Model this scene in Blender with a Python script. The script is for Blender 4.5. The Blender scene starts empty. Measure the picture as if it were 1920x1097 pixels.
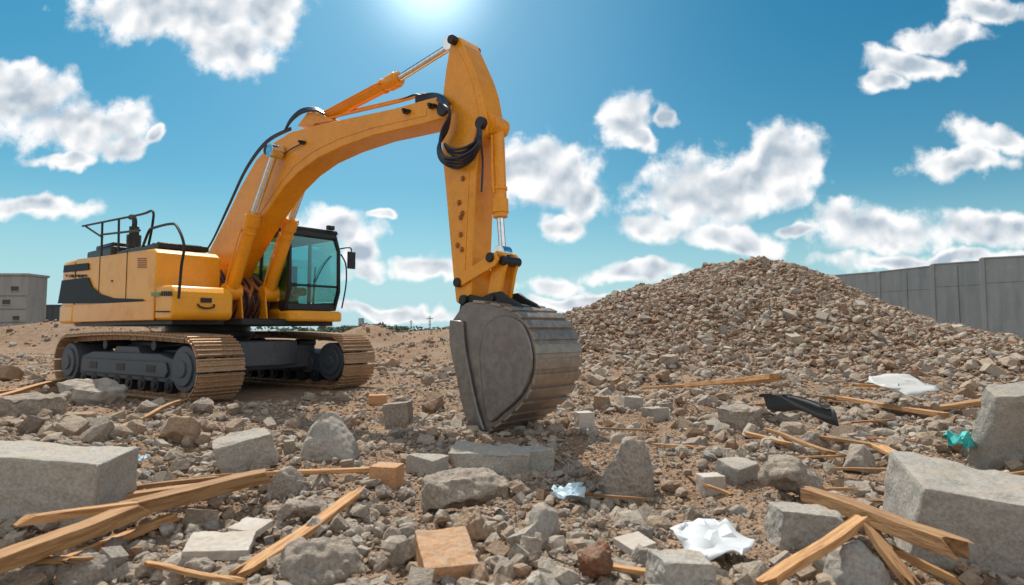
import bpy,bmesh,math,random
import numpy as np
from mathutils import Vector,Matrix,noise
R=math.radians
rnd=random.Random(7); NR=np.random.RandomState(5)
sc=bpy.context.scene; COL=sc.collection
F=1144.; T=math.atan(70/F); CH=1.05; CAM=Vector((0,0,CH))
def ray(px,py):
    u=px-960; v=548.5-py
    return Vector((u,F*math.cos(T)-v*math.sin(T),F*math.sin(T)+v*math.cos(T)))
def og(px,py,z=0):
    r=ray(px,py); return CAM+r*((z-CH)/r.z)
C0=Vector((-5.7,11.5,0)); YAW=R(-40)
FX=Vector((math.cos(YAW),math.sin(YAW),0)); LX=Vector((-math.sin(YAW),math.cos(YAW),0))
def P(px,py,l):
    r=ray(px,py); t=(l+(C0-CAM).dot(LX))/r.dot(LX); w=CAM+r*t
    return ((w-C0).dot(FX),w.z)
def P3(px,py,l):
    s,z=P(px,py,l); return Vector((s,l,z))
def PP(pts,l): return [P(a,b,l) for a,b in pts]
def at(px,py,Y):
    r=ray(px,py); return CAM+r*(Y/r.y)
# ------------------------------------------------------------ materials
def nt(m):
    m.use_nodes=True; t=m.node_tree; t.nodes.clear(); return t
class N:
    def __init__(s,t): s.t=t
    def __call__(s,typ,ins={},**kw):
        n=s.t.nodes.new(typ)
        for k,v in kw.items(): setattr(n,k,v)
        for k,v in ins.items():
            if isinstance(v,bpy.types.NodeSocket): s.t.links.new(v,n.inputs[k])
            else: n.inputs[k].default_value=v
        return n
    def m(s,op,a,b=0.,c=None,clamp=False):
        ins={0:a,1:b}
        if c is not None: ins[2]=c
        n=s('ShaderNodeMath',ins,operation=op,use_clamp=clamp); return n.outputs[0]
    def vm(s,op,a,b=None,out=0):
        ins={0:a}
        if b is not None: ins[1]=b
        return s('ShaderNodeVectorMath',ins,operation=op).outputs[out]
    def mix(s,f,a,b,bt='MIX'):
        n=s('ShaderNodeMix',data_type='RGBA',blend_type=bt)
        for i,v in ((0,f),(6,a),(7,b)):
            if isinstance(v,bpy.types.NodeSocket): s.t.links.new(v,n.inputs[i])
            else: n.inputs[i].default_value=v
        return n.outputs[2]
    def ss(s,v,a,b,lo=0.,hi=1.):
        n=s('ShaderNodeMapRange',{0:v,1:a,2:b,3:lo,4:hi},interpolation_type='SMOOTHSTEP'); return n.outputs[0]
    def noise(s,vec,scale,detail=3,rough=.55,dist=0.,dim='3D'):
        ins={'Scale':scale,'Detail':detail,'Roughness':rough,'Distortion':dist}
        if vec is not None: ins['Vector']=vec
        return s('ShaderNodeTexNoise',ins,noise_dimensions=dim).outputs[0]
    def ramp(s,f,stops,mode='LINEAR'):
        n=s('ShaderNodeValToRGB',{0:f}); e=n.color_ramp; e.interpolation=mode
        while len(e.elements)<len(stops): e.elements.new(.5)
        for el,(p,c) in zip(e.elements,stops): el.position=p; el.color=(*c,1)
        return n.outputs[0]
    def grey(s,f): return s('ShaderNodeCombineXYZ',{0:f,1:f,2:f}).outputs[0]
    def out(s,sh): s('ShaderNodeOutputMaterial',{0:sh})
def c4(c): return (*c,1)
def paint(name,col,rough=.4,metal=0.,dirt=.35,dcol=(.20,.14,.09),dscale=2.5,bump=.15,bscale=40,coat=0.,var=.12,spec=.5):
    m=bpy.data.materials.new(name); n=N(nt(m))
    tc=n('ShaderNodeTexCoord').outputs['Object']
    a=n.noise(tc,dscale,5,.65); b=n.noise(tc,dscale*9,3,.6); s_=n.noise(tc,bscale,2,.6)
    dm=n.m('MULTIPLY',n.ss(a,.45,.72),n.ss(b,.3,.7)); dm=n.m('MULTIPLY',dm,dirt)
    base=n.mix(n.ss(b,.3,.7),c4([x*(1-var) for x in col]),c4([min(1,x*(1+var)) for x in col]))
    colr=n.mix(dm,base,c4(dcol))
    sp=n.ss(s_,.67,.71); colr=n.mix(n.m('MULTIPLY',sp,dirt*.8),colr,c4([x*.5 for x in dcol]))
    bp=n('ShaderNodeBump',{'Strength':bump,'Distance':.01,'Height':s_}).outputs[0]
    rg=n.m('ADD',n.m('MULTIPLY',dm,.4),n.m('ADD',n.m('MULTIPLY',b,.2),rough-.1),clamp=True)
    p=n('ShaderNodeBsdfPrincipled',{'Base Color':colr,'Roughness':rg,'Metallic':metal,'Normal':bp,'Coat Weight':coat,'Specular IOR Level':spec})
    n.out(p.outputs[0]); return m
def stone_mat(name,stops,bs=28,island=True,bump=.6,gain=1.,contrast=.25):
    m=bpy.data.materials.new(name); n=N(nt(m))
    g=n('ShaderNodeNewGeometry'); oi=n('ShaderNodeObjectInfo'); pos=g.outputs['Position']
    rv=n.m('FRACT',n.m('ADD',g.outputs['Random Per Island'] if island else 0.,oi.outputs['Random']))
    base=n.ramp(rv,[(p,[min(.9,x*gain) for x in c]) for p,c in stops],'LINEAR')
    a=n.noise(pos,bs*.3,3,.65); b=n.noise(pos,bs*1.8,4,.72)
    col=n.mix(n.ss(a,.3,.75,0.,.6),base,n.mix(.45,base,(.43,.335,.25,1)))
    f=n.ss(b,.25,.75,1-contrast,1+contrast*.9); col=n.vm('MULTIPLY',col,n.grey(f))
    sepn=n('ShaderNodeSeparateXYZ',{0:g.outputs['Normal']}).outputs[2]
    dust=n.m('MULTIPLY',n.ss(sepn,.3,.95),n.ss(a,.35,.6)); col=n.mix(n.m('MULTIPLY',dust,.35),col,(.49,.395,.305,1))
    bp=n('ShaderNodeBump',{'Strength':bump,'Distance':.03,'Height':b}).outputs[0]
    p=n('ShaderNodeBsdfPrincipled',{'Base Color':col,'Roughness':.92,'Normal':bp,'Specular IOR Level':.2}); n.out(p.outputs[0]); return m
M={}
M['yellow']=paint('machine_yellow',(.88,.345,.010),.34,dirt=.5,dcol=(.40,.15,.025),coat=.18,bump=.05,var=.07,spec=.4)
M['yellow2']=paint('counterweight_yellow',(.89,.39,.016),.36,dirt=.4,dcol=(.45,.20,.05),coat=.14,bump=.05,var=.05,spec=.4)
M['black']=paint('black_paint',(.018,.02,.024),.4,dirt=.25,dcol=(.12,.10,.08),spec=.35)
M['navy']=paint('blue_black_decal',(.022,.028,.038),.6,dirt=.15,spec=.15)
M['hose']=paint('rubber_hose',(.012,.02,.045),.32,dirt=.1)
M['steelgrey']=paint('track_frame_grey',(.06,.075,.095),.5,dirt=.5,dcol=(.20,.15,.11))
M['bucket']=paint('worn_bucket_steel',(.22,.20,.185),.34,metal=.55,dirt=.7,dcol=(.19,.14,.10),dscale=1.3,bump=.12,bscale=90,var=.18)
M['bucket2']=paint('worn_bucket_shell',(.33,.265,.215),.35,metal=.55,dirt=.8,dcol=(.27,.17,.11),dscale=1.6,bump=.2,bscale=80,var=.18)
M['shoe']=paint('rusty_track_steel',(.42,.27,.16),.5,metal=.3,dirt=.9,dcol=(.30,.20,.13),dscale=5,bump=.3,var=.3)
M['chrome']=paint('chrome_rod',(.75,.78,.8),.16,metal=1.,dirt=.05,bump=0.)
M['rust']=paint('rusty_pipes',(.36,.13,.04),.6,dirt=.9,dcol=(.12,.07,.04))
M['seat']=paint('seat_fabric',(.03,.032,.035),.8)
M['red']=paint('red_mark',(.45,.03,.02),.4)
M['green']=paint('green_sticker',(.12,.25,.05),.4)
def glassmat():
    m=bpy.data.materials.new('teal_glass'); n=N(nt(m))
    t=n('ShaderNodeBsdfTransparent',{0:(.56,.88,.88,1)}).outputs[0]; g=n('ShaderNodeBsdfGlossy',{0:(.7,.95,.95,1),'Roughness':.03}).outputs[0]
    lw=n('ShaderNodeLayerWeight',{0:.35}).outputs[0]
    n.out(n('ShaderNodeMixShader',{0:n.m('ADD',n.m('MULTIPLY',lw,.5),.12),1:t,2:g}).outputs[0]); return m
M['glass']=glassmat()
ST=[(0,(.19,.155,.13)),(.15,(.39,.31,.235)),(.28,(.31,.185,.11)),(.38,(.46,.415,.36)),(.50,(.33,.24,.17)),(.62,(.56,.51,.44)),(.74,(.28,.27,.26)),(.88,(.41,.355,.30)),(1,(.41,.27,.175))]
M['stone']=stone_mat('rubble_stone',ST,bs=30,gain=.92,contrast=.34)
M['cobble']=stone_mat('grey_rubble_stone',[(0,(.28,.24,.20)),(.3,(.42,.37,.31)),(.5,(.48,.43,.37)),(.7,(.32,.29,.26)),(.85,(.40,.30,.215)),(1,(.55,.50,.43))],bs=26,gain=.92,contrast=.34)
M['mstone']=stone_mat('mound_stone',[(0,(.19,.125,.09)),(.15,(.37,.265,.19)),(.32,(.27,.15,.09)),(.45,(.43,.34,.265)),(.6,(.30,.195,.135)),(.76,(.56,.48,.40)),(.85,(.19,.165,.15)),(.93,(.40,.315,.245)),(1,(.37,.17,.09))],bs=12,gain=.86,contrast=.32)
CC=[(0,(.36,.34,.31)),(.5,(.42,.40,.365)),(1,(.32,.305,.285))]
M['concrete']=stone_mat('broken_concrete',CC,bs=30,island=False,bump=.45,contrast=.25,gain=1.)
M['greystone']=stone_mat('rough_grey_rock',[(0,(.36,.31,.265)),(.5,(.40,.345,.295)),(1,(.32,.28,.245))],bs=26,island=False,bump=.8,contrast=.35,gain=.98)
M['tanstone']=stone_mat('tan_rock',[(0,(.38,.265,.18)),(1,(.42,.30,.205))],bs=26,island=False,bump=.8)
M['redstone']=stone_mat('red_brown_rock',[(0,(.20,.075,.035)),(1,(.22,.09,.05))],bs=30,island=False,bump=.8)
M['brick']=stone_mat('orange_brick',[(0,(.55,.29,.14)),(1,(.52,.29,.155))],bs=34,island=False,bump=.4,contrast=.22)
M['tile']=stone_mat('pale_tile',[(0,(.60,.56,.51)),(1,(.53,.49,.45))],bs=20,island=False,bump=.2,contrast=.15)
def woodmat():
    m=bpy.data.materials.new('weathered_timber'); n=N(nt(m))
    tc=n('ShaderNodeTexCoord').outputs['Object']; oi=n('ShaderNodeObjectInfo').outputs['Random']
    sc_=n('ShaderNodeMapping',{'Vector':tc,'Scale':(1.2,16,16)}).outputs[0]
    off=n.vm('ADD',sc_,n('ShaderNodeCombineXYZ',{0:n.m('MULTIPLY',oi,37.)}).outputs[0])
    g=n.noise(off,3.,4,.6,.6); g2=n.noise(off,12.,3,.6)
    col=n.ramp(g,[(.25,(.20,.08,.028)),(.45,(.44,.22,.085)),(.6,(.60,.34,.15)),(.8,(.36,.17,.065))])
    k=n.ss(oi,0.,1.,.6,1.12); col=n.vm('MULTIPLY',col,n.grey(k))
    bp=n('ShaderNodeBump',{'Strength':.6,'Distance':.01,'Height':n.m('ADD',g,g2)}).outputs[0]
    n.out(n('ShaderNodeBsdfPrincipled',{'Base Color':col,'Roughness':.75,'Normal':bp}).outputs[0]); return m
M['wood']=woodmat()
def groundmat():
    m=bpy.data.materials.new('rubble_dirt'); n=N(nt(m))
    pos=n('ShaderNodeNewGeometry').outputs['Position']
    a=n.noise(pos,.35,3,.6); b=n.noise(pos,4.,5,.7); c=n.noise(pos,40.,3,.75); v=n('ShaderNodeTexVoronoi',{'Vector':pos,'Scale':26.})
    col=n.ramp(b,[(.2,(.17,.105,.065)),(.45,(.29,.185,.12)),(.6,(.37,.25,.165)),(.8,(.44,.33,.24))])
    col=n.mix(n.m('MULTIPLY',n.ss(v.outputs[0],.45,.1),.5),col,n.mix(v.outputs[1],(.22,.145,.10,1),(.48,.385,.30,1)))
    col=n.mix(n.ss(a,.45,.7,0.,.35),col,(.36,.285,.215,1))
    f=n.ss(c,.25,.75,.7,1.2); col=n.vm('MULTIPLY',col,n.grey(f))
    h=n.m('ADD',n.m('ADD',b,n.m('MULTIPLY',c,.5)),n.m('MULTIPLY',v.outputs[0],-.6))
    bp=n('ShaderNodeBump',{'Strength':.9,'Distance':.05,'Height':h}).outputs[0]
    n.out(n('ShaderNodeBsdfPrincipled',{'Base Color':col,'Roughness':.95,'Normal':bp,'Specular IOR Level':.15}).outputs[0]); return m
M['ground']=groundmat()
def wallmat(name,col,streak=.5,sc_=.5):
    m=bpy.data.materials.new(name); n=N(nt(m)); tc=n('ShaderNodeTexCoord').outputs['Object']
    st=n.noise(n('ShaderNodeMapping',{'Vector':tc,'Scale':(3,3,.35)}).outputs[0],sc_,4,.65); b=n.noise(tc,1.4,4,.65)
    c=n.mix(n.m('MULTIPLY',n.ss(st,.42,.7),streak),c4(col),c4([x*.5 for x in col])); c=n.mix(n.ss(b,.5,.8,0.,.3),c,c4([min(1,x*1.5) for x in col]))
    n.out(n('ShaderNodeBsdfPrincipled',{'Base Color':c,'Roughness':.9}).outputs[0]); return m
M['wall']=wallmat('precast_concrete',(.29,.32,.335),.4,.5); M['hut']=wallmat('hut_concrete',(.30,.30,.295)); M['dark']=wallmat('dark_cladding',(.06,.07,.085)); M['leaf']=wallmat('far_foliage',(.07,.10,.07),.3,5.)
M['seam']=wallmat('seam_concrete',(.12,.13,.14))
M['pale']=wallmat('pale_cladding',(.3,.36,.42))
def clothmat(name,col):
    m=bpy.data.materials.new(name); n=N(nt(m)); tc=n('ShaderNodeTexCoord').outputs['Object']; b=n.noise(tc,9.,4,.6)
    c=n.mix(n.ss(b,.45,.75,0.,.35),c4(col),c4([x*.7 for x in col]))
    n.out(n('ShaderNodeBsdfPrincipled',{'Base Color':c,'Roughness':.6}).outputs[0]); return m
M['cloth']=clothmat('white_plastic_sheet',(.62,.65,.68)); M['tarp']=clothmat('dusty_white_tarpaulin',(.50,.50,.49)); M['teal']=clothmat('teal_plastic',(.05,.45,.43)); M['rubber']=clothmat('black_rubber',(.03,.032,.036)); M['bluecloth']=clothmat('pale_blue_plastic',(.48,.62,.70))
# ------------------------------------------------------------ mesh builder
class MB:
    def __init__(s): s.bm=bmesh.new()
    def face(s,vs):
        try: s.bm.faces.new(vs)
        except ValueError: pass
    def loft(s,rings,closed=True,cap=True):
        V=[[s.bm.verts.new(p) for p in r] for r in rings]; n=len(rings[0])
        for a,b in zip(V,V[1:]):
            for i in range(n if closed else n-1): s.face([a[i],a[(i+1)%n],b[(i+1)%n],b[i]])
        if cap: s.face(V[0][::-1]); s.face(V[-1])
        return s
    def prism(s,pts,l0,l1): return s.loft([[(p[0],l0,p[1]) for p in pts],[(p[0],l1,p[1]) for p in pts]])
    def plan(s,pts,z0,z1): return s.loft([[(p[0],p[1],z0) for p in pts],[(p[0],p[1],z1) for p in pts]])
    def box(s,a,b,mt=None):
        P8=[[(x,y,z) for x,y in ((a[0],a[1]),(b[0],a[1]),(b[0],b[1]),(a[0],b[1]))] for z in (a[2],b[2])]
        if mt: P8=[[mt@Vector(p) for p in r] for r in P8]
        return s.loft(P8)
    def cyl(s,a,b,r,r2=None,n=20):
        a=Vector(a);b=Vector(b); r2=r if r2 is None else r2; d=(b-a).normalized(); u=d.orthogonal().normalized(); w=d.cross(u)
        return s.loft([[p+(u*math.cos(t)+w*math.sin(t))*q for t in (2*math.pi*i/n for i in range(n))] for p,q in ((a,r),(b,r2))])
    def tube(s,pts,r,n=8,sub=6):
        pts=[Vector(p) for p in pts]
        if len(pts)>2 and sub>1:
            q=[pts[0]]+pts+[pts[-1]]; o=[]
            for i in range(1,len(q)-2):
                for k in range(sub):
                    t=k/sub; a,b,c,d=q[i-1],q[i],q[i+1],q[i+2]
                    o.append(.5*((2*b)+(c-a)*t+(2*a-5*b+4*c-d)*t*t+(3*b-a-3*c+d)*t**3))
            o.append(pts[-1]); pts=o
        rings=[]; u=None
        for i,p in enumerate(pts):
            d=(pts[min(i+1,len(pts)-1)]-pts[max(i-1,0)]).normalized()
            u=d.orthogonal().normalized() if u is None else (u-d*u.dot(d)).normalized(); w=d.cross(u)
            rings.append([p+(u*math.cos(2*math.pi*k/n)+w*math.sin(2*math.pi*k/n))*r for k in range(n)])
        return s.loft(rings)
    def build(s,name,mat,parent=None,bevel=0,ang=35):
        bmesh.ops.recalc_face_normals(s.bm,faces=s.bm.faces[:])
        me=bpy.data.meshes.new(name); s.bm.to_mesh(me); s.bm.free()
        me.polygons.foreach_set('use_smooth',[True]*len(me.polygons)); me.set_sharp_from_angle(angle=R(ang))
        me.materials.append(M[mat]); o=bpy.data.objects.new(name,me); COL.objects.link(o)
        if parent: o.parent=parent
        if bevel:
            b=o.modifiers.new('b','BEVEL'); b.width=bevel; b.segments=2; b.limit_method='ANGLE'; b.angle_limit=R(40)
        return o
def tag(o,label,cat,group=None,kind=None):
    if label: o['label']=label
    if cat: o['category']=cat
    if group: o['group']=group
    if kind: o['kind']=kind
    return o
def empty(name,loc,rz,label,cat,group=None):
    o=bpy.data.objects.new(name,None); COL.objects.link(o); o.location=loc; o.rotation_euler=(0,0,rz); return tag(o,label,cat,group)
# ------------------------------------------------------------ terrain
def vn(x,y):
    xi=np.floor(x); yi=np.floor(y); fx=x-xi; fy=y-yi; fx=fx*fx*(3-2*fx); fy=fy*fy*(3-2*fy)
    h=lambda a,b:(lambda q:q-np.floor(q))(np.sin(a*127.1+b*311.7)*43758.5453)
    return (h(xi,yi)*(1-fx)+h(xi+1,yi)*fx)*(1-fy)+(h(xi,yi+1)*(1-fx)+h(xi+1,yi+1)*fx)*fy-.5
def bump(x,y,cx,cy,sx,sy,h): return h*np.exp(-((x-cx)/sx)**2-((y-cy)/sy)**2)
def mound(x,y):
    dx=x-7.9; dy=y-21; sx=np.where(dx<0,4.8,4.6)
    r=np.sqrt((dx/sx)**2+(dy/5.0)**2)
    return 3.3*np.exp(-r**2.)*(1+.13*vn(x*.55+3,y*.55))+(.26*vn(x*.9,y*.9+5)+.12*vn(x*2.1,y*2.1+5))*np.exp(-r**2)
def gh(x,y):
    x=np.asarray(x,float); y=np.asarray(y,float)
    dm=np.sqrt((x+5.7)**2+(y-11.2)**2); flat=np.clip((dm-2.6)/2.2,0,1); d=np.hypot(x,y)
    z=(.22*vn(x*.45,y*.45)+.13*vn(x*1.2+9,y*1.2)+.07*vn(x*3+1,y*3+4))*flat*np.clip(2-d/40,.0,1)-.03
    z+=.03*vn(x*5,y*5)*np.clip(1.5-d/20,0,1)
    z+=mound(x,y)+bump(x,y,-2.2,21,3.2,2.4,.75)+bump(x,y,2.6,20,2.6,3,.85)+bump(x,y,-10.8,46,2.6,2,1.5)+bump(x,y,-24,33,8,3,1.5)+bump(x,y,-6,60,9,3,1.2)
    z+=bump(x,y,15,19,5,4,.5)+bump(x,y,-4.6,4.6,1.8,1.3,.12)
    return z
def g1(x,y): return float(gh(x,y))
def mesh_np(name,V,Fa,mat,smooth=False):
    me=bpy.data.meshes.new(name); k=Fa.shape[1]
    me.vertices.add(len(V)); me.vertices.foreach_set('co',V.astype(np.float32).ravel())
    me.loops.add(Fa.size); me.loops.foreach_set('vertex_index',Fa.astype(np.int32).ravel())
    me.polygons.add(len(Fa)); me.polygons.foreach_set('loop_start',np.arange(0,Fa.size,k,dtype=np.int32))
    me.polygons.foreach_set('use_smooth',np.full(len(Fa),smooth)); me.update(calc_edges=True); me.validate()
    me.materials.append(M[mat]); o=bpy.data.objects.new(name,me); COL.objects.link(o); return o
n=420; u=np.linspace(-1,1,n); gx=1.2*np.sinh(7.4*u); gy=7+1.2*np.sinh(7.4*u)
X,Y=np.meshgrid(gx,gy); Z=gh(X,Y); idx=np.arange(n*n).reshape(n,n)
q=np.stack([idx[:-1,:-1],idx[:-1,1:],idx[1:,1:],idx[1:,:-1]],-1).reshape(-1,4)
g=mesh_np('ground',np.stack([X,Y,Z],-1).reshape(-1,3),q,'ground',True); tag(g,'brown rubble strewn dirt of the demolition site','ground',kind='structure')
# ------------------------------------------------------------ stones
def hull_bm(pts):
    bm=bmesh.new(); [bm.verts.new(p) for p in pts]
    bmesh.ops.convex_hull(bm,input=bm.verts[:])
    lo=[v for v in bm.verts if not v.link_faces]; bmesh.ops.delete(bm,geom=lo,context='VERTS'); return bm
def rand_pts(r,n,sq=(1,.8,.62)):
    o=[]
    for _ in range(n):
        v=Vector((r.gauss(0,1),r.gauss(0,1),r.gauss(0,1))).normalized()
        m=max(abs(c) for c in v); v=v*(.6+.4*(1/m if r.random()<.5 else 1))*r.uniform(.8,1)
        o.append(Vector((v.x*sq[0],v.y*sq[1],v.z*sq[2])))
    return o
def proto(seed,n,box=False):
    r=random.Random(seed); pts=rand_pts(r,n) if not box else [Vector((a*r.uniform(.7,1),b*r.uniform(.5,.85),c*r.uniform(.45,.7))) for a in(-1,1) for b in(-1,1) for c in(-1,1)]
    bm=hull_bm(pts); bmesh.ops.triangulate(bm,faces=bm.faces[:]); bm.verts.index_update()
    V=np.array([v.co[:] for v in bm.verts]); Fa=np.array([[v.index for v in f.verts] for f in bm.faces]); bm.free(); return V,Fa
PS=[proto(i,10) for i in range(10)]; PM=[proto(50+i,28) for i in range(16)]+[proto(80+i,0,True) for i in range(2)]
def scatter(name,x,y,size,protos,mat,label,cat,sink=.25,zoff=None):
    n=len(x); z=gh(x,y)+size*(.55-sink)*.5+(0 if zoff is None else zoff)
    pid=NR.randint(0,len(protos),n); Vs=[];Fs=[];base=0
    for k,(V,Fa) in enumerate(protos):
        s=np.where(pid==k)[0]
        if len(s)==0: continue
        a=NR.uniform(0,2*np.pi,len(s)); b=NR.normal(0,.45,len(s)); c=NR.normal(0,.45,len(s))
        ca,sa,cb,sb,cc,sc_=np.cos(a),np.sin(a),np.cos(b),np.sin(b),np.cos(c),np.sin(c)
        Rm=np.empty((len(s),3,3))
        Rm[:,0]=np.stack([ca*cb,ca*sb*sc_-sa*cc,ca*sb*cc+sa*sc_],-1); Rm[:,1]=np.stack([sa*cb,sa*sb*sc_+ca*cc,sa*sb*cc-ca*sc_],-1); Rm[:,2]=np.stack([-sb,cb*sc_,cb*cc],-1)
        sz=size[s,None]*NR.uniform(.7,1.2,(len(s),3))*.5
        vv=V[None]*sz[:,None,:]; vv=np.einsum('nij,nkj->nki',Rm,vv)+np.stack([x[s],y[s],z[s]],-1)[:,None]
        Vs.append(vv.reshape(-1,3)); Fs.append((Fa[None]+(np.arange(len(s))*len(V))[:,None,None]+base).reshape(-1,3)); base+=len(s)*len(V)
    o=mesh_np(name,np.concatenate(Vs),np.concatenate(Fs),mat); return tag(o,label,cat,kind='stuff')
def wedge(n,d0,d1,p=0.,half=50):
    t=NR.uniform(0,1,n); e=2-p
    d=(d0**e+(d1**e-d0**e)*t)**(1/e) if abs(e)>1e-6 else d0*(d1/d0)**t
    a=R(half)*NR.uniform(-1,1,n); return d*np.sin(a),d*np.cos(a)
TY=R(-33)
def keep(x,y,size):
    dx=x+5.7; dy=y-11.5; a=dx*math.cos(TY)+dy*math.sin(TY); b=-dx*math.sin(TY)+dy*math.cos(TY)
    ins=(a>-2.5)&(a<2.85)&(np.abs(b)<1.85)
    near=(a>-4.5)&(a<6.8)&(np.abs(b)<3.2)
    k=~ins; k&=~(near&(size>.07)&(NR.uniform(0,1,len(x))<.75)); return k
def logsize(n,a,b,pw=1.8): 
    t=NR.uniform(0,1,n)**pw; return a*(b/a)**t
def do(name,n,d0,d1,p,a,b,protos,mat,label,cat,pw=1.8,dens=None):
    x,y=wedge(n,d0,d1,p); s=logsize(n,a,b,pw); k=keep(x,y,s)
    if dens is not None: k&=dens(x,y)
    return scatter(name,x[k],y[k],s[k],protos,mat,label,cat)
clump=lambda x,y:(vn(x*1.3+20,y*1.3)+.5)*1.1+NR.uniform(0,.4,len(x))>.52
do('fine_gravel',62000,1.7,9,1.,.010,.042,PS,'stone','fine brown and grey gravel covering the near ground','gravel',1.3)
do('pebbles',19000,1.8,12,1.,.035,.12,PM,'stone','small angular broken stones littering the near ground','stones',2.,clump)
do('cobbles',2200,2.2,14,1.,.09,.19,PM,'cobble','fist sized grey broken stones among the rubble','stones',1.8,clump)
do('far_gravel',36000,8,34,.9,.03,.12,PS,'mstone','gravel and pebbles spread over the middle ground','gravel',1.7)
def rdens(x,y): return clump(x,y)&((x>-1.5)|(y<8.5)|(y>16)|(NR.uniform(0,1,len(x))<.4))
do('far_rubble',16000,6,30,.8,.08,.30,PM,'stone','angular stone rubble spread across the middle ground','rubble',2.5,rdens)
nm=44000; x=NR.normal(7.9,4.6,nm); y=NR.normal(20.,3.8,nm); h=mound(x,y); k=(h>.10)&(y<24)
s=logsize(nm,.05,.25,2.2); scatter('mound_rubble',x[k],y[k],s[k],PM,'mstone','mixed broken stone and brick heaped into the tall mound','rubble',sink=.1)
nm=1500; x=NR.normal(7.9,4.9,nm); y=NR.normal(18.6,3.8,nm); h=mound(x,y); k=(h>.08)&(y<24)
s=logsize(nm,.16,.42,2.6); scatter('mound_lumps',x[k],y[k],s[k],PM,'cobble','larger pale stone lumps lying on the tall mound','rubble',sink=.25)
x=NR.uniform(-40,14,8000); y=NR.uniform(24,62,8000); s=logsize(8000,.1,.4,2.); k=gh(x,y)>.25
scatter('distant_rubble',x[k],y[k],s[k],PM,'mstone','small broken stone on the low distant heaps','rubble')
# detailed rock meshes
def rock_mesh(name,seed,dims,kind,rough=.05,cuts=3):
    r=random.Random(seed)
    if kind in('block','slab'):
        pts=[]
        j=.26 if kind=='block' else .12
        for sx in(-1,1):
            for sy in(-1,1):
                for sz in(-1,1):
                    p=Vector((sx*(1-r.uniform(0,j)),sy*(1-r.uniform(0,j)),sz*(1-r.uniform(0,j*1.1)*(sz>0))))
                    if r.random()<(.45 if kind=='block' else .3): 
                        c=r.uniform(.12,.4); [pts.append(Vector((p.x*(1-c*(i==0)),p.y*(1-c*(i==1)),p.z*(1-c*(i==2))))) for i in range(3)]
                    else: pts.append(p)
    elif kind=='brick': pts=[Vector((sx*(1-r.uniform(0,.05)),sy*(1-r.uniform(0,.05)),sz)) for sx in(-1,1) for sy in(-1,1) for sz in(-1,1)]
    elif kind=='wedge':
        pts=[Vector((sx*r.uniform(.8,1),sy*r.uniform(.7,1),-1)) for sx in(-1,1) for sy in(-1,1)]+[Vector((r.uniform(-.35,-.1),r.uniform(-.2,.1),1)),Vector((r.uniform(.05,.25),.4,.8)),Vector((.7,0,-.05)),Vector((-.75,.1,-.1)),Vector((.1,-.7,-.1))]
    elif kind=='shard':
        pts=[Vector((-.8,-.8,-1)),Vector((.7,-.9,-1)),Vector((.8,.8,-1)),Vector((-.7,.8,-1)),Vector((-1,-.1,-.15)),Vector((.95,-.3,-.1)),Vector((.9,.4,.2)),Vector((-.45,-.35,.85)),Vector((.15,-.1,1)),Vector((.6,.2,.75)),Vector((-.2,.5,.9)),Vector((.1,-.95,-.2)),Vector((.35,-.75,.35))]
        pts=[p+Vector((r.uniform(-.1,.1),r.uniform(-.1,.1),0)) for p in pts]
    elif kind=='flat': pts=[Vector((math.cos(t)*r.uniform(.75,1.05),math.sin(t)*r.uniform(.75,1.05),z*r.uniform(.8,1))) for t in [i*math.pi/3.5+r.uniform(-.2,.2) for i in range(7)] for z in(-1,1)]
    else: pts=rand_pts(r,20,(1,1,1))
    bm=hull_bm([Vector((p.x*dims[0]/2,p.y*dims[1]/2,p.z*dims[2]/2)) for p in pts]); mn=min(dims)
    bmesh.ops.dissolve_limit(bm,angle_limit=R(8),verts=bm.verts[:],edges=bm.edges[:])
    bmesh.ops.bevel(bm,geom=bm.edges[:],offset=mn*(.025 if kind in('brick','block') else .04),segments=2,affect='EDGES',profile=.6)
    bmesh.ops.triangulate(bm,faces=bm.faces[:])
    for _ in range(cuts):
        L=sorted(e.calc_length() for e in bm.edges); th=max(L[-1]*.45,mn*.05)
        ed=[e for e in bm.edges if e.calc_length()>th]
        bmesh.ops.subdivide_edges(bm,edges=ed,cuts=1); bmesh.ops.triangulate(bm,faces=bm.faces[:])
    bm.normal_update(); o3=Vector((seed*3.1,seed*1.7,0)); sz=max(dims)
    for v in bm.verts:
        p=v.co/sz
        d=noise.fractal(p*3+o3,1.,2.,3)*rough+noise.noise(p*14+o3)*rough*.4
        c=noise.noise(p*5-o3); 
        if c>.2: d-=(c-.2)*rough*2.
        v.co+=v.normal*d*sz
    bmesh.ops.recalc_face_normals(bm,faces=bm.faces[:])
    me=bpy.data.meshes.new(name); bm.to_mesh(me); bm.free(); me.polygons.foreach_set('use_smooth',[True]*len(me.polygons)); me.set_sharp_from_angle(angle=R(32)); return me
taken=[]
def rock(name,px,py,w,h,kind,mat,label,cat,dr=.8,rz=0.,tilt=(0,0),seed=None,rough=.035,up=0.,cuts=3,hs=.92):
    p=og(px,py,0.); 
    for _ in range(3): p=og(px,py,g1(p.x,p.y)+up)
    W=w*p.y/F; D=W*dr; H=h*p.y/F*hs
    me=rock_mesh(name,seed,(W,D,H*1.15),kind,rough,cuts); me.materials.append(M[mat])
    o=bpy.data.objects.new(name,me); COL.objects.link(o)
    d=Vector((p.x,p.y,0)).normalized(); o.location=(p.x+d.x*D*.42,p.y+d.y*D*.42,p.z+H*.5*.92); o.rotation_euler=(R(tilt[0]),R(tilt[1]),R(rz)); taken.append((o.location.x,o.location.y,max(W,D)*.55))
    return tag(o,label,cat)
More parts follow.
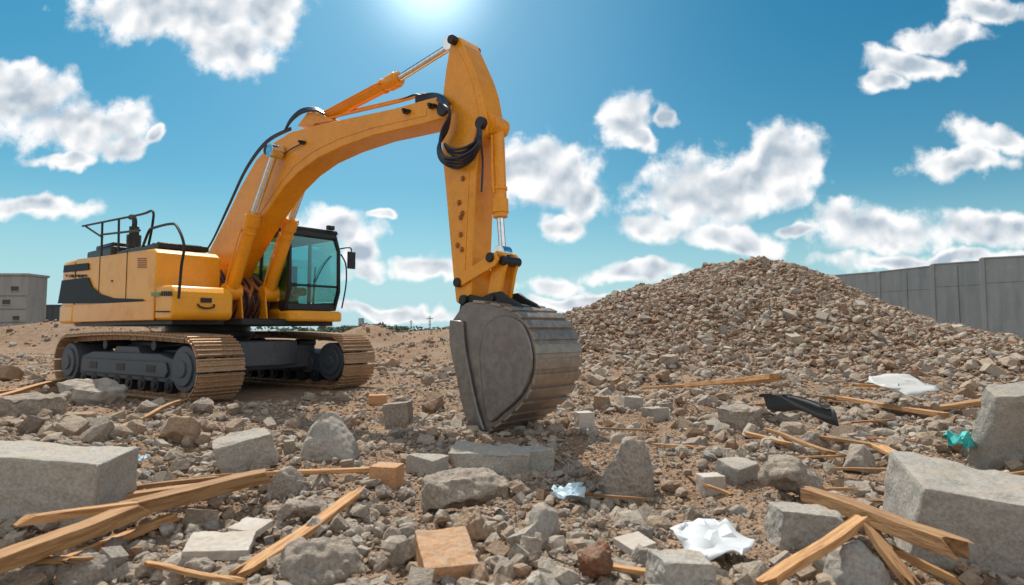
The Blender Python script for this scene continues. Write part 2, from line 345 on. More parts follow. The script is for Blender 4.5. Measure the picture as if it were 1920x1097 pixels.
RK=[
('concrete_slab',75,978,300,135,'slab','concrete','large long concrete slab filling the left edge of the foreground','concrete',.5,6,(3,5)),
('concrete_slab',1890,1080,390,165,'slab','concrete','largest concrete slab, leaning in the lower right corner','concrete',.5,-14,(9,9)),
('concrete_slab',1935,878,200,175,'slab','concrete','tall pale concrete block at the right edge above the corner slab','concrete',.25,4,(22,-8)),
('rock',870,975,195,105,'stone','greystone','large flat topped grey rock in the centre foreground','rock',.75,20,(10,0)),
('concrete_slab',925,896,170,62,'block','concrete','long pale concrete block lying just below the bucket','concrete',.5,-8,(4,0)),
('concrete_chunk',1003,892,66,60,'block','concrete','squarish concrete chunk touching the right end of the long pale block','concrete',.8,20,(0,0)),
('concrete_chunk',800,897,80,48,'block','concrete','low concrete chunk left of the long pale block under the bucket','concrete',.7,-25,(0,4)),
('concrete_chunk',617,864,124,96,'wedge','concrete','pyramid shaped concrete chunk between the tracks and the foreground','concrete',.8,0,(0,0)),
('concrete_chunk',460,880,112,76,'block','concrete','tilted squarish concrete chunk left of the pyramid shaped one','concrete',.7,25,(8,-16)),
('rock',745,796,54,50,'block','greystone','small boxy grey rock left of the bucket','rock',.8,0,(0,0)),
('rock',1180,942,108,122,'shard','greystone','upright pointed grey rock right of the bucket','rock',.7,10,(0,4)),
('rock',880,1030,86,78,'stone','tanstone','rounded pitted tan rock below the large flat topped rock','rock',.9,10,(0,0)),
('rock',1120,1098,82,84,'stone','redstone','reddish brown rounded rock at the bottom edge','rock',.9,10,(0,0)),
('concrete_chunk',1018,1008,74,60,'shard','concrete','small wedge shaped concrete chunk right of the pitted tan rock','concrete',.8,60,(0,0)),
('rock',600,1115,185,95,'stone','greystone','broad pale grey rock cut by the bottom edge left of centre','rock',.7,30,(0,0)),
('concrete_chunk',1278,1118,125,75,'block','concrete','flat grey concrete chunk cut by the bottom edge below the white sheet','concrete',.7,20,(0,12)),
('concrete_chunk',1508,1030,132,86,'block','concrete','dark grey concrete block under the thick beam at right','concrete',.7,-6,(0,3)),
('rock',1487,940,150,84,'stone','greystone','broad grey rock behind the thick beam at right','rock',.7,14,(0,0)),
('concrete_chunk',1382,914,68,56,'block','concrete','tan concrete cube left of the broad grey rock','concrete',.9,28,(8,0)),
('brick',1333,926,44,34,'brick','tile','small pale cut brick beside the tan concrete cube','brick',.8,10,(0,0)),
('rock',1388,812,90,48,'flat','greystone','flat topped grey rock in front of the black rubber scrap','rock',.8,0,(5,0)),
('rock',1522,850,68,42,'stone','greystone','grey rock among the thin boards right of centre','rock',.8,0,(0,0)),
('rock',1612,888,70,54,'shard','greystone','leaning grey rock beside the short board at right','rock',.8,40,(0,20)),
('concrete_chunk',1095,808,32,36,'brick','tile','small upright concrete cube just right of the bucket','concrete',.9,15,(0,0)),
('concrete_chunk',1600,1120,145,90,'shard','concrete','smooth grey concrete chunk at the bottom edge between two boards','concrete',.7,30,(0,-12)),
('brick',835,1092,104,52,'brick','brick','orange brick standing at the bottom centre of the foreground','brick',1.25,16,(14,0)),
('brick',725,912,54,38,'brick','brick','small orange brick stub left of the flat topped rock','brick',.8,-12,(0,0)),
('brick',708,762,34,22,'brick','brick','little tan brick lying in front of the tracks','brick',.7,12,(0,0)),
('rock',62,785,134,44,'flat','greystone','flat brown grey rock near the left edge','rock',.6,5,(0,0)),
('concrete_slab',178,760,145,40,'flat','concrete','thin grey slab lying before the left track','concrete',.6,0,(8,8)),
('rock',340,836,78,62,'stone','tanstone','rounded tan rock above the left boards','rock',.8,0,(0,0)),
('rock',382,778,60,36,'stone','greystone','small grey rock just in front of the track shoes','rock',.8,70,(0,0)),
('rock',537,934,66,58,'shard','greystone','grey rock at the end of the long light beam','rock',.8,20,(0,0)),
('rock',560,992,100,54,'stone','greystone','grey tan rock right of the long light beam','rock',.7,50,(0,0)),
('rock',670,982,52,36,'stone','greystone','small grey rock beside the top end of the split plank','rock',.8,0,(0,0)),
('rock',1068,900,38,32,'stone','greystone','small pale rock behind the pale blue scrap','rock',.8,0,(0,0)),
('rock',150,802,64,28,'flat','tanstone','small flat tan rock below the thin grey slab','rock',.8,0,(0,0)),
('rock',1228,790,44,30,'block','concrete','small squared grey block behind the upright pointed rock','rock',.8,30,(0,0)),
('rock',1183,768,40,30,'block','concrete','squared grey stone right of the bucket at the foot of the heap','rock',.8,10,(0,0)),
('rock',1128,768,32,32,'block','tanstone','narrow tan stone standing next to the bucket shell','rock',.8,-20,(0,0)),
('rock',1480,802,50,32,'stone','greystone','grey stone right of the flat topped rock','rock',.8,0,(0,0)),
('rock',735,690,38,22,'stone','tanstone','tan stone behind the bucket beside the far track','rock',.8,0,(0,0)),
('rock',375,1100,68,52,'stone','greystone','grey rock on the bottom edge left of the split plank','rock',.8,0,(0,0)),
('rock',165,1104,100,62,'shard','greystone','dark grey rock on the bottom edge at left','rock',.8,30,(0,20)),
('rock',45,1108,115,44,'flat','greystone','flat pale rock in the lower left corner','rock',.7,10,(0,0)),
('rock',1255,926,48,30,'stone','tanstone','small tan stone between the pointed rock and pale cut brick','rock',.8,10,(0,0)),
('rock',1700,906,62,36,'stone','greystone','grey stone left of the right hand slab','rock',.8,10,(0,0)),
('tile',413,1042,116,34,'brick','tile','white tile fragment lying flat in the left foreground','tile',.7,14,(9,3)),
('tile',1190,1032,66,22,'brick','tile','small white tile corner left of the white plastic sheet','tile',.75,35,(10,0)),
('tile',470,1000,64,22,'brick','tile','cream tile fragment behind the white tile','tile',.75,-20,(10,0)),
]
for i,a in enumerate(RK):
    rock(*a[:9],dr=a[9],rz=a[10],tilt=a[11],seed=i+11,rough=.018 if a[5]=='brick' else (.016 if a[5]=='slab' else .03 if a[5]=='block' else (.035 if a[5] in('shard','wedge') else .055)),cuts=6 if a[5]=='slab' else (5 if a[3]>80 else 3),hs=.5 if a[0]=='tile' else (.8 if a[5]=='block' else .9),up=.05 if a[0]=='tile' else 0.)
SM=[rock_mesh('broken_stone',900+i,(1,.8,.68),['stone','block','shard','stone','wedge','stone','flat'][i%7],.045,3) for i in range(14)]
for m_ in SM: m_.materials.append(M['stone'])
cnt=0
while cnt<245:
    px=rnd.uniform(-40,1960); py=618+math.exp(rnd.uniform(math.log(85),math.log(470))); p=og(px,py); s=rnd.uniform(20,56)*(.6+.5*(py-618)/480)*p.y/F*rnd.choice([.7,.9,1,1.3])
    if any((p.x-a)**2+(p.y-b)**2<(c+s*.35)**2 for a,b,c in taken): continue
    if not keep(np.array([p.x]),np.array([p.y]),np.array([.05]))[0]: continue
    if p.y>7.2 and p.x<0 and p.x>-4.2 and rnd.random()<.7: continue
    o=bpy.data.objects.new('broken_stone',rnd.choice(SM)); COL.objects.link(o); o.location=(p.x,p.y,g1(p.x,p.y)+s*.27); o.scale=(s,s*rnd.uniform(.7,1.1),s*rnd.uniform(.7,1.1)); o.rotation_euler=(rnd.gauss(0,.35),rnd.gauss(0,.35),rnd.uniform(0,6.3))
    tag(o,'small broken stone lying loose among the foreground rubble','stone','loose broken stones of the foreground'); taken.append((p.x,p.y,s*.5)); cnt+=1
# ------------------------------------------------------------ timber
def plank(a,b,w,t,za,zb,label,name='plank',seed=1,sp=.06,group=None):
    A=og(a[0],a[1],0);B=og(b[0],b[1],0); A=og(a[0],a[1],g1(A.x,A.y)+za); B=og(b[0],b[1],g1(B.x,B.y)+zb)
    L=(B-A).length; r=random.Random(seed); m=MB(); n=9; rings=[]
    for i in range(n):
        x=L*i/(n-1); k=1+r.uniform(-.05,.05); bow=.012*math.sin(i*.8+seed)*L
        rings.append([Vector((x+(r.uniform(-sp,sp) if i in(0,n-1) else 0),y*w/2*k+bow,z*t/2*k)) for y,z in((-1,-1),(-.3,-1),(.4,-1),(1,-1),(1,1),(.4,1),(-.3,1),(-1,1))])
    o=m.loft(rings).build(name,'wood',None,bevel=.003,ang=30)
    d=(B-A).normalized(); y=Vector((0,0,1)).cross(d).normalized(); z=d.cross(y); o.matrix_world=Matrix(((d.x,y.x,z.x,A.x),(d.y,y.y,z.y,A.y),(d.z,y.z,z.z,A.z),(0,0,0,1)))
    return tag(o,label,'wood',group)
PL=[((-60,1078),(260,955),.10,.07,.10,.12,'thick dark timber beam running from the lower left corner','timber_beam'),
((60,1075),(330,968),.05,.04,.03,.05,'thin reddish board under the dark lower left beam','board'),
((250,952),(492,893),.11,.075,.10,.10,'long light timber beam left of centre foreground','timber_beam'),
((50,975),(238,950),.05,.04,.10,.13,'rough splintered stick just above the dark lower left beam','wood_stick'),
((180,938),(420,905),.07,.03,.08,.10,'flat board lying behind the long light beam','board'),
((190,922),(505,884),.04,.025,.06,.06,'thin lath behind the long light beam at left','wood_lath'),
((500,888),(700,880),.05,.03,.06,.07,'reddish lath leading to the small orange brick stub','wood_lath'),
((458,1074),(676,922),.075,.03,.06,.12,'split plank standing out diagonally left of centre','plank'),
((203,810),(338,752),.05,.035,.08,.16,'short stick leaning on rubble before the left track','wood_stick'),
((-20,748),(116,712),.10,.05,.14,.18,'board at the left edge before the track','board'),
((-20,738),(100,722),.06,.04,.08,.08,'narrower board under the one at the left edge','board'),
((1512,925),(1805,1030),.085,.07,.20,.24,'thick light timber beam at lower right','timber_beam'),
((1440,1092),(1608,980),.055,.035,.08,.22,'narrow board rising to the thick right beam from bottom','board'),
((1628,988),(1712,1100),.05,.035,.16,.12,'narrow board sloping down under the thick right beam','board'),
((1672,1030),(1790,1088),.04,.03,.10,.10,'thin lath in the lower right by the corner slab','wood_lath'),
((1650,838),(1742,882),.10,.03,.14,.08,'short flat board before the right hand slab','board'),
((1545,820),(1660,838),.07,.03,.08,.12,'board end left of the short flat board','board'),
((1400,812),(1478,832),.05,.03,.10,.10,'thin lath beside the flat topped grey rock','wood_lath'),
((1440,806),(1560,850),.05,.03,.10,.10,'reddish lath crossing among the grey rocks at right','wood_lath'),
((1572,746),(1768,778),.12,.05,.16,.14,'long dark board left of the tall pale block','board'),
((1730,768),(1850,752),.14,.05,.14,.18,'light board touching the tall pale block','board'),
((1528,742),(1640,756),.05,.04,.12,.12,'thin stick behind the black rubber scrap','wood_stick'),
((1292,722),(1456,706),.12,.06,.20,.26,'light board at the foot of the mound','board'),
((1380,720),(1460,712),.10,.05,.14,.18,'short yellow board below the one at the mound foot','board'),
((1600,722),(1700,726),.07,.04,.16,.16,'thin lath in front of the white tarpaulin scrap','wood_lath'),
((1205,728),(1300,722),.07,.04,.16,.16,'reddish lath left of the mound foot boards','wood_lath'),
((1380,762),(1440,758),.06,.04,.12,.12,'small reddish lath left of the black rubber scrap','wood_lath')]
for i,(a,b,w,t,za,zb,l,nm_) in enumerate(PL): plank(a,b,w,t,za,zb,l,nm_,i+1)
for i in range(30):
    while True:
        px=rnd.uniform(0,1900); py=618+math.exp(rnd.uniform(math.log(90),math.log(440)))
        if (px>1050 or rnd.random()<.35) and not(330<px<1120 and py<830): break
    q=og(px,py); Ls=rnd.uniform(.25,.6); an=rnd.gauss(.15,.5); wx=Ls*F/q.y
    plank((px,py),(px+wx*math.cos(an),py+wx*.35*math.sin(an)),rnd.uniform(.016,.04),.018,.06,.09,'small splintered sliver of timber scattered in the rubble','wood_splinter',300+i,.09,'timber slivers scattered in the rubble')
# ------------------------------------------------------------ sheets
def sheet(name,px,py,w,h,mat,label,seed,asp=1.,amp=.075,up=.03):
    p=og(px,py); p=og(px,py,g1(p.x,p.y)+up); W=w*p.y/F; D=W*asp; r=random.Random(seed*7); m=MB(); n=8
    V=[[None]*n for _ in range(n)]
    for i in range(n):
        for j in range(n):
            a=i/(n-1)*2-1; b=j/(n-1)*2-1; k=1-.22*noise.noise(Vector((a*1.7,b*1.7,seed)))-.12*(a*a*b*b)
            V[i][j]=m.bm.verts.new((a*W/2*k+r.uniform(-.05,.05)*W,b*D/2*k+r.uniform(-.05,.05)*D,W*amp*(r.uniform(-1,1.4)+1.4*noise.noise(Vector((a*1.2+seed,b*1.2,0))))))
    for i in range(n-1):
        for j in range(n-1):
            q=[V[i][j],V[i+1][j],V[i+1][j+1],V[i][j+1]]
            for t in ((0,1,2),(0,2,3)) if r.random()<.5 else ((0,1,3),(1,2,3)): m.face([q[k] for k in t])
    o=m.build(name,mat,ang=24); s_=o.modifiers.new('s','SOLIDIFY'); s_.thickness=.005
    o.location=(p.x,p.y+D*.45,p.z+D*.08); o.rotation_euler=(R(14),R(-4),seed*.7%1-.4); return tag(o,label,'sheet')
sheet('plastic_sheet',1352,1036,128,80,'cloth','crumpled white plastic sheet in the right foreground',1,.9,.036,.08)
sheet('plastic_scrap',1068,930,60,40,'bluecloth','pale blue crumpled plastic scrap below the bucket',2,.8,.08,.08)
sheet('plastic_scrap',236,870,50,30,'bluecloth','pale blue plastic scrap behind the left concrete slab',3,.8,.08,up=.12)
sheet('plastic_scrap',1816,832,52,36,'teal','teal plastic scrap beside the tall pale block',4,.9,.16,up=.18)
sheet('tarpaulin_scrap',1722,732,100,44,'tarp','white tarpaulin scrap on the right rubble slope',5,1.1,.026,up=.26)
sheet('tarpaulin_scrap',1790,645,60,16,'tarp','small white scrap at the right foot of the mound',9,.9,.03,up=.2)
def rubber():
    p=og(1432,765); p=og(1432,765,g1(p.x,p.y)+.22); q=og(1560,795,.14); m=MB(); rows=[]
    for i in range(16):
        t=i/15; c=p.lerp(q,t)+Vector((0,.10*math.sin(t*3.1),.05*math.sin(t*3.0)+.02)); w=.26*math.sin(.35+t*2.5)**.6
        rows.append([c+Vector((0,w*x_,.11*(1-x_*x_)+.08*x_+.02*math.sin(t*9+x_*4))) for x_ in [k/5-.8 for k in range(9)]])
    o=m.loft(rows,closed=False,cap=False).build('rubber_scrap','rubber'); s_=o.modifiers.new('s','SOLIDIFY'); s_.thickness=.02
    tag(o,'curved black rubber scrap lying on rubble right of centre','rubber')
rubber()
# ------------------------------------------------------------ excavator
EX=empty('excavator',C0,YAW,'large yellow tracked excavator resting its bucket on the rubble','excavator')
DT=TY-YAW
SH=1.34
for sd in (-1,1):
    TX=.28; XW=1.88; RR=.43; WS=.74; zc=RR+.045
    m=MB(); per=2*2*XW+2*math.pi*RR; ns=50; pitch=per/ns
    def path(t):
        t%=per
        if t<2*XW: return (-XW+t,-RR,0.)
        t-=2*XW
        if t<math.pi*RR: a=t/RR; return (XW+RR*math.sin(a),-RR*math.cos(a),a)
        t-=math.pi*RR
        if t<2*XW:
            f=t/(2*XW); return (XW-t,RR+.05*math.sin(math.pi*f),math.pi-.05*math.cos(math.pi*f))
        t-=2*XW; a=t/RR; return (-XW-RR*math.sin(a),RR*math.cos(a),math.pi+a)
    for i in range(ns):
        x_,z_,a=path(i*pitch); mt=Matrix.Translation((TX+x_,sd*SH,zc+z_))@Matrix.Rotation(-a,4,'Y')
        m.box((-pitch*.47,-WS/2,-.035),(pitch*.47,WS/2,-.01),mt)
        for gx_ in (-.42,-.02,.38): m.box((pitch*gx_-.011,-WS/2+.01,-.068),(pitch*gx_+.011,WS/2-.01,-.034),mt)
        for ly in (-.12,.12): m.box((-pitch*.5,ly-.025,-.01),(pitch*.42,ly+.025,.07),mt)
    tr=m.build('track','shoe',EX,bevel=.004); tr.rotation_euler=(0,0,DT)
    oy=sd*SH
    def tp(mm,nm_,mt,bv=0): return mm.build(nm_,mt,tr,bevel=bv)
    m=MB(); prof=[(TX-1.5,.25),(TX+1.5,.25),(TX+1.62,.4),(TX+1.5,.60),(TX+1.1,.68),(TX-1.1,.68),(TX-1.5,.6),(TX-1.62,.4)]
    m.prism(prof,oy-.26,oy+.26); tp(m,'track_frame','steelgrey',.02)
    for s2 in (-1,1):
        ye=oy+s2*.27
        m=MB(); m.prism([(TX-1.35,.33),(TX+1.35,.33),(TX+1.42,.42),(TX+1.35,.56),(TX-1.35,.56),(TX-1.42,.44)],min(ye,ye+s2*.035),max(ye,ye+s2*.035)); tp(m,'side_panel','steelgrey',.01)
        for cx in (-.95,.0,.95): m=MB(); m.prism([(TX+cx-.13,.40),(TX+cx+.13,.40),(TX+cx+.13,.51),(TX+cx-.13,.51)],min(ye+s2*.037,ye+s2*.042),max(ye+s2*.037,ye+s2*.042)); tp(m,'panel_recess','black')
    for wx in (-XW,XW):
        m=MB(); m.cyl((TX+wx,oy-.30,zc),(TX+wx,oy+.30,zc),.34,n=32); m.cyl((TX+wx,oy-.335,zc),(TX+wx,oy+.335,zc),.25,.25,n=32); m.cyl((TX+wx,oy-.36,zc),(TX+wx,oy+.36,zc),.12,n=24)
        tp(m,'idler_wheel' if wx>0 else 'drive_sprocket','steelgrey',.012)
    for k in range(8):
        xx=TX-1.4+k*.4; m=MB(); m.cyl((xx,oy-.27,.2),(xx,oy+.27,.2),.115,n=20); m.cyl((xx,oy-.29,.2),(xx,oy+.29,.2),.05,n=12); tp(m,'track_roller','black',.006)
    for k in (-.8,.8):
        m=MB(); m.cyl((TX+k,oy-.2,.80),(TX+k,oy+.2,.80),.075,n=18); tp(m,'carrier_roller','black')
    m=MB(); m.prism([(TX-.5,.66),(TX+.4,.66),(TX+.3,.78),(TX-.4,.78)],oy-.2,oy+.2); tp(m,'frame_bracket','steelgrey',.01)
m=MB(); m.plan([(1.6,-.75),(1.75,-.3),(1.75,.3),(1.6,.75),(.9,1.15),(-.9,1.15),(-1.3,.6),(-1.3,-.6),(-.9,-1.15),(.9,-1.15)],.42,.86); m.box((1.0,-1.2,.35),(1.55,1.2,.78)); m.box((-.9,-1.2,.4),(-.4,1.2,.8))
o=m.build('carbody','steelgrey',EX,.03); o.rotation_euler=(0,0,DT)
m=MB(); m.cyl((0,0,.84),(0,0,1.2),.72,n=40); m.cyl((0,0,.92),(0,0,1.02),.80,n=40); m.build('turntable','black',EX,.01)
m=MB(); m.plan([(-3.2,-1.3),(1.7,-1.3),(1.7,-.5),(2.0,-.35),(2.0,.35),(1.9,.5),(1.9,1.42),(-3.2,1.4)],1.12,1.24); m.build('platform','black',EX,.02)
m=MB(); arc=[(-2.75,-1.45),(-3.6,-1.44),(-3.98,-1.32),(-4.2,-1.0),(-4.3,-.5),(-4.33,0),(-4.3,.5),(-4.2,1.0),(-3.98,1.32),(-3.6,1.44),(-2.75,1.45)]
m.plan(arc,1.22,2.48); cw=m.build('counterweight','yellow2',EX,.09)
m=MB(); sk=[(p[0]*1.012 if p[0]<-3 else p[0],p[1]*1.015) for p in arc]; m.plan(sk,1.18,1.56); m.build('counterweight_skirt','yellow2',cw,.05)
m=MB(); m.prism([(-2.745,1.24),(1.35,1.24),(1.35,2.26),(1.2,2.34),(-1.6,2.42),(-2.745,2.47)],-1.44,-.42); m.box((-2.745,-.42,1.24),(-.45,1.44,2.40)); hood=m.build('engine_hood','yellow2',EX,.035)
m=MB(); m.box((-.44,.42,1.24),(.05,1.44,2.1)); m.build('side_cabinet','yellow2',EX,.03)
m=MB(); m.prism([(-2.7,1.2),(1.42,1.2),(1.42,1.50),(-2.7,1.55)],-1.475,-1.445); m.build('side_skirt','yellow',hood,.012)
m=MB(); m.prism([(1.42,1.2),(2.02,1.2),(2.1,1.28),(2.1,1.6),(1.98,1.72),(1.42,1.74)],-1.46,-.55); tb=m.build('toolbox','yellow2',EX,.04)
m=MB(); m.tube([(2.11,-1.1,1.44),(2.15,-1.08,1.40),(2.15,-.98,1.38),(2.15,-.88,1.40),(2.11,-.86,1.44)],.014); m.build('latch_handle','black',tb)
m=MB(); m.box((2.1,-1.06,1.47),(2.125,-.9,1.54)); m.build('latch','black',tb)
def sidepoly(pts,name,mat,l=-1.447,th=.006,par=None): 
    mm=MB(); mm.prism(PP(pts,l),l-th,l-.0005); return mm.build(name,mat,par or hood)
sidepoly([(110,566),(117,526),(166,520),(173,538),(188,551),(212,559),(268,561),(268,568),(109,569)],'dark_decal','navy',l=-1.455,th=.012,par=cw)
sidepoly([(121,498),(166,493),(167,506),(119,511)],'dark_decal','navy',l=-1.455,th=.008,par=cw)
for i in range(7):
    a=122+i*6; sidepoly([(a,515),(a+4,514.5),(a+4.4,520),(a+.4,520.5)] if i%3 else [(a,515),(a+4,514.5),(a+1.6,517.5),(a+4,520)],'decal_letter','red' if i<2 else 'navy',l=-1.455,th=.006,par=cw)
for s_ in (-2.76,-1.3,.1):
    m=MB(); m.box((s_-.006,-1.449,1.56),(s_+.006,-1.4385,2.40)); m.build('panel_seam','black',hood)
for s_ in (-2.0,-.6): m=MB(); m.box((s_-.03,-1.455,1.9),(s_+.03,-1.4385,1.93)); m.build('panel_catch','black',hood)
for k in range(5): m=MB(); a=484+k*4.; m.prism(PP([(258,a),(274,a-.4),(274,a+1.6),(258,a+2)],-1.447),-1.452,-1.4395); m.build('vent_slot','rust',hood)
sidepoly([(284,549),(300,548),(300,555),(284,556)],'sticker','green',l=-1.475)
for i in range(5): a=303+i*4.2; sidepoly([(a,546),(a+2.6,546),(a+2.6,555),(a,555)],'sticker_letter','navy',l=-1.475)
sidepoly([(292,583),(318,583),(318,585.5),(292,585.5)],'model_stripe','navy',l=-1.478)
m=MB(); m.box((-3.75,-1.0,2.48),(-2.2,.9,2.74)); m.box((-3.55,-.9,2.74),(-2.5,.5,2.86)); m.build('engine_cover','black',EX,.05)
m=MB(); m.box((-.9,-1.3,2.38),(1.05,-.5,2.47))
for k in range(9): m.box((-.85+k*.21,-1.25,2.47),(-.78+k*.21,-.55,2.50))
m.build('hood_grille','black',EX,.01)
m=MB(); m.cyl((-1.9,-.7,2.42),(-1.9,-.7,3.12),.09,n=16); m.cyl((-1.9,-.7,2.7),(-1.9,-.7,2.95),.13,n=16); m.tube([(-1.9,-.7,3.1),(-1.9,-.7,3.24),(-2.0,-.7,3.34),(-2.14,-.7,3.34)],.05); m.build('exhaust_pipe','black',EX)
def hr(name,*paths):
    for p in paths: mm=MB(); mm.tube(p,.021,8,1 if len(p)==2 else 5); mm.build(name,'black',EX)
l=-1.2
hr('handrail',[P3(155,424,l),P3(200,415,l),P3(265,402,l),P3(286,396,l),P3(286,420,l),P3(278,462,l)],[P3(192,417,l),P3(190,486,l)],[P3(160,424,l),P3(192,445,l)],[P3(190,440,l),P3(262,432,l)],[P3(223,411,l),P3(222,480,l)])
hr('handrail',[P3(285,428,-1.42),P3(318,420,-1.42),P3(332,425,-1.42),P3(345,460,-1.42),P3(340,500,-1.42),P3(335,560,-1.42)],[P3(268,462,-1.42),P3(280,432,-1.42),P3(290,427,-1.42)])
# cab
CB=empty('cab',(0,0,0),0,None,None); CB.parent=EX
s0,s1,l0,l1,z0,z1=.1,2.02,.44,1.48,1.40,2.86
def cp(mm,nm_,mt,bv=0,par=None): 
    o=mm.build(nm_,mt,par or CB,bevel=bv); return o
m=MB()
for lv in (l0,l1):
    a,b=(lv,lv+.05) if lv==l0 else (lv-.05,lv)
    m.prism([(s0,z0),(s0+.09,z0),(s0+.09,z1-.05),(s0,z1-.05)],a,b)
    m.prism([(s1-.20,z0),(s1-.12,z0),(s1+.02,z0+.35),(s1,z1-.35),(s1-.14,z1-.02),(s1-.22,z1-.02),(s1-.08,z1-.36),(s1-.06,z0+.36)],a,b)
    m.prism([(s0+.09,z0),(s1-.16,z0),(s1-.10,z0+.16),(s0+.09,z0+.16)],a,b)
    m.prism([(s0+.09,z1-.14),(s1-.2,z1-.14),(s1-.24,z1-.02),(s0+.09,z1-.02)],a,b)
    m.prism([(.98,z0+.16),(1.05,z0+.16),(1.05,z1-.14),(.98,z1-.14)],a,b)
m.box((s0+.09,l0+.05,z0),(s1-.15,l1-.05,z0+.08))
m.box((s1-.17,l0+.05,z0),(s1-.10,l1-.05,z0+.12)); m.box((s1-.06,l0+.05,z0+.42),(s1+.0,l1-.05,z0+.46)); m.box((s1-.2,l0+.05,z1-.12),(s1-.10,l1-.05,z1-.03))
m.box((s0,l0+.05,z0),(s0+.05,l1-.05,z0+.5)); cp(m,'cab_frame','black',.012)
m=MB(); m.prism([(s0-.03,z1-.03),(s1-.1,z1-.03),(s1-.14,z1+.05),(s0+.05,z1+.07),(s0-.03,z1+.03)],l0-.02,l1+.02); rf=cp(m,'roof','black',.025)
for lv in (l0+.15,l1-.15):
    m=MB(); m.box((s1-.16,lv-.07,z1+.05),(s1-.08,lv+.07,z1+.13)); m.cyl((s1-.08,lv,z1+.09),(s1-.065,lv,z1+.09),.035,n=12); cp(m,'work_light','black',.01,rf)
def pane(nm_,pts,off):
    mm=MB(); mm.loft([pts,[Vector(p)+Vector(off) for p in pts]]); cp(mm,nm_,'glass')
pane('windscreen',[(s1-.02,l0+.06,z0+.47),(s1-.02,l1-.06,z0+.47),(s1-.035,l1-.06,z1-.36),(s1-.16,l1-.06,z1-.13),(s1-.16,l0+.06,z1-.13),(s1-.035,l0+.06,z1-.36)],(.006,0,0))
pane('lower_windscreen',[(s1-.12,l0+.06,z0+.13),(s1-.12,l1-.06,z0+.13),(s1-.01,l1-.06,z0+.41),(s1-.01,l0+.06,z0+.41)],(.006,0,0))
for lv,nm_ in ((l0+.02,'side_window'),(l1-.03,'door_window')):
    pane(nm_,[(s0+.1,lv,z0+.17),(.97,lv,z0+.17),(.97,lv,z1-.15),(s0+.1,lv,z1-.15)],(0,.006,0))
    pane(nm_,[(1.06,lv,z0+.17),(s1-.12,lv,z0+.17),(s1-.06,lv,z0+.4),(s1-.09,lv,z1-.36),(s1-.2,lv,z1-.15),(1.06,lv,z1-.15)],(0,.006,0))
pane('rear_window',[(s0+.02,l0+.06,z0+.52),(s0+.02,l1-.06,z0+.52),(s0+.02,l1-.06,z1-.06),(s0+.02,l0+.06,z1-.06)],(.006,0,0))
m=MB(); m.box((.75,.8,z0+.3),(1.25,1.28,z0+.45)); m.prism([(.68,z0+.42),(.8,z0+.42),(.72,z0+1.05),(.6,z0+1.05)],.82,1.26); m.prism([(.62,z0+1.07),(.7,z0+1.07),(.66,z0+1.28),(.58,z0+1.28)],.92,1.16); m.box((.85,.88,z0+.08),(1.1,1.2,z0+.3)); cp(m,'operator_seat','seat',.04)
m=MB(); m.box((1.0,.66,z0+.08),(1.4,.78,z0+.62)); m.tube([(1.35,.72,z0+.6),(1.4,.72,z0+.85)],.02); cp(m,'control_console','black',.01)
m=MB(); m.tube([(1.35,1.34,z0+.1),(1.4,1.34,z0+.85)],.02); cp(m,'control_lever','black')
m=MB(); m.box((1.6,.62,z0+.1),(1.66,.82,z0+.8)); cp(m,'display_screen','black',.01)
m=MB(); m.tube([(s1+.01,.95,z0+.5),(s1+.02,1.1,z0+.8),(s1,1.28,z1-.45)],.009); cp(m,'wiper','black')
m=MB(); m.tube([(s1-.2,l1,z1-.3),(s1+.02,l1+.16,z1-.26),(s1+.05,l1+.2,z1-.3)],.014); m.tube([(s1+.05,l1+.2,z1-.28),(s1+.05,l1+.2,z1-.62)],.012); m.box((s1+.02,l1+.13,z1-.66),(s1+.06,l1+.29,z1-.34)); cp(m,'mirror','black',.015)
m=MB(); m.tube([(s1-.02,l1+.02,z1-.4),(s1+.08,l1+.06,z1-.6),(s1+.1,l1+.06,z0+.5),(s1+.02,l1+.03,z0+.05)],.014); cp(m,'grab_rail','black')
m=MB(); m.plan([(.1,.44),(2.0,.44),(2.16,.58),(2.16,1.4),(2.0,1.54),(.1,1.54)],1.2,1.385); m.build('cab_base','yellow2',EX,.04)
# boom
BW=.19
bo=[(381,522),(378,497),(392,470),(420,415),(450,352),(480,300),(508,270),(545,247),(590,235),(650,222),(740,203),(800,186),(822,181),(838,188),(846,202),(842,215),(828,222),(808,228),(790,233),(700,254),(640,275),(594,297),(560,322),(533,350),(506,388),(474,438),(446,488),(430,522),(413,538),(392,538)]
bo=PP(bo,-BW); m=MB(); m.prism(bo,-BW,BW); bm_=m.build('boom','yellow',EX,.014)
def slab(pts,l,a,b,nm_,mt,par,bv=.006): mm=MB(); mm.prism(PP(pts,l),a,b); return mm.build(nm_,mt,par,bevel=bv)
for sgn in (-1,1):
    m=MB(); pts=PP([(512,281),(548,260),(600,247),(660,235),(735,217),(800,202),(800,217),(700,240),(638,260),(588,284),(552,312),(524,347),(497,387),(463,440),(432,496),(418,498),(450,430),(482,350)],-BW); m.prism(pts,min(sgn*BW,sgn*(BW+.007)),max(sgn*BW,sgn*(BW+.007)))
    m.build('side_plate','yellow',bm_,.003)
for px,py,r_ in ((516,284,.085),(832,203,.10),(398,517,.11)):
    m=MB(); p=P3(px,py,-BW); e=.16 if px<600 else .03; m.cyl((p.x,-BW-e,p.z),(p.x,BW+e,p.z),r_,n=24); m.build('pivot_pin','black',bm_,.01)
for px,py in ((569,268),(764,210),(812,200)):
    m=MB(); p=P3(px,py,-BW-.02); m.box((p.x-.05,p.y-.04,p.z-.02),(p.x+.05,p.y+.02,p.z+.02)); m.cyl((p.x,p.y-.08,p.z+.01),(p.x,p.y,p.z+.01),.025,n=10); m.build('hose_bracket','black',bm_,.004)
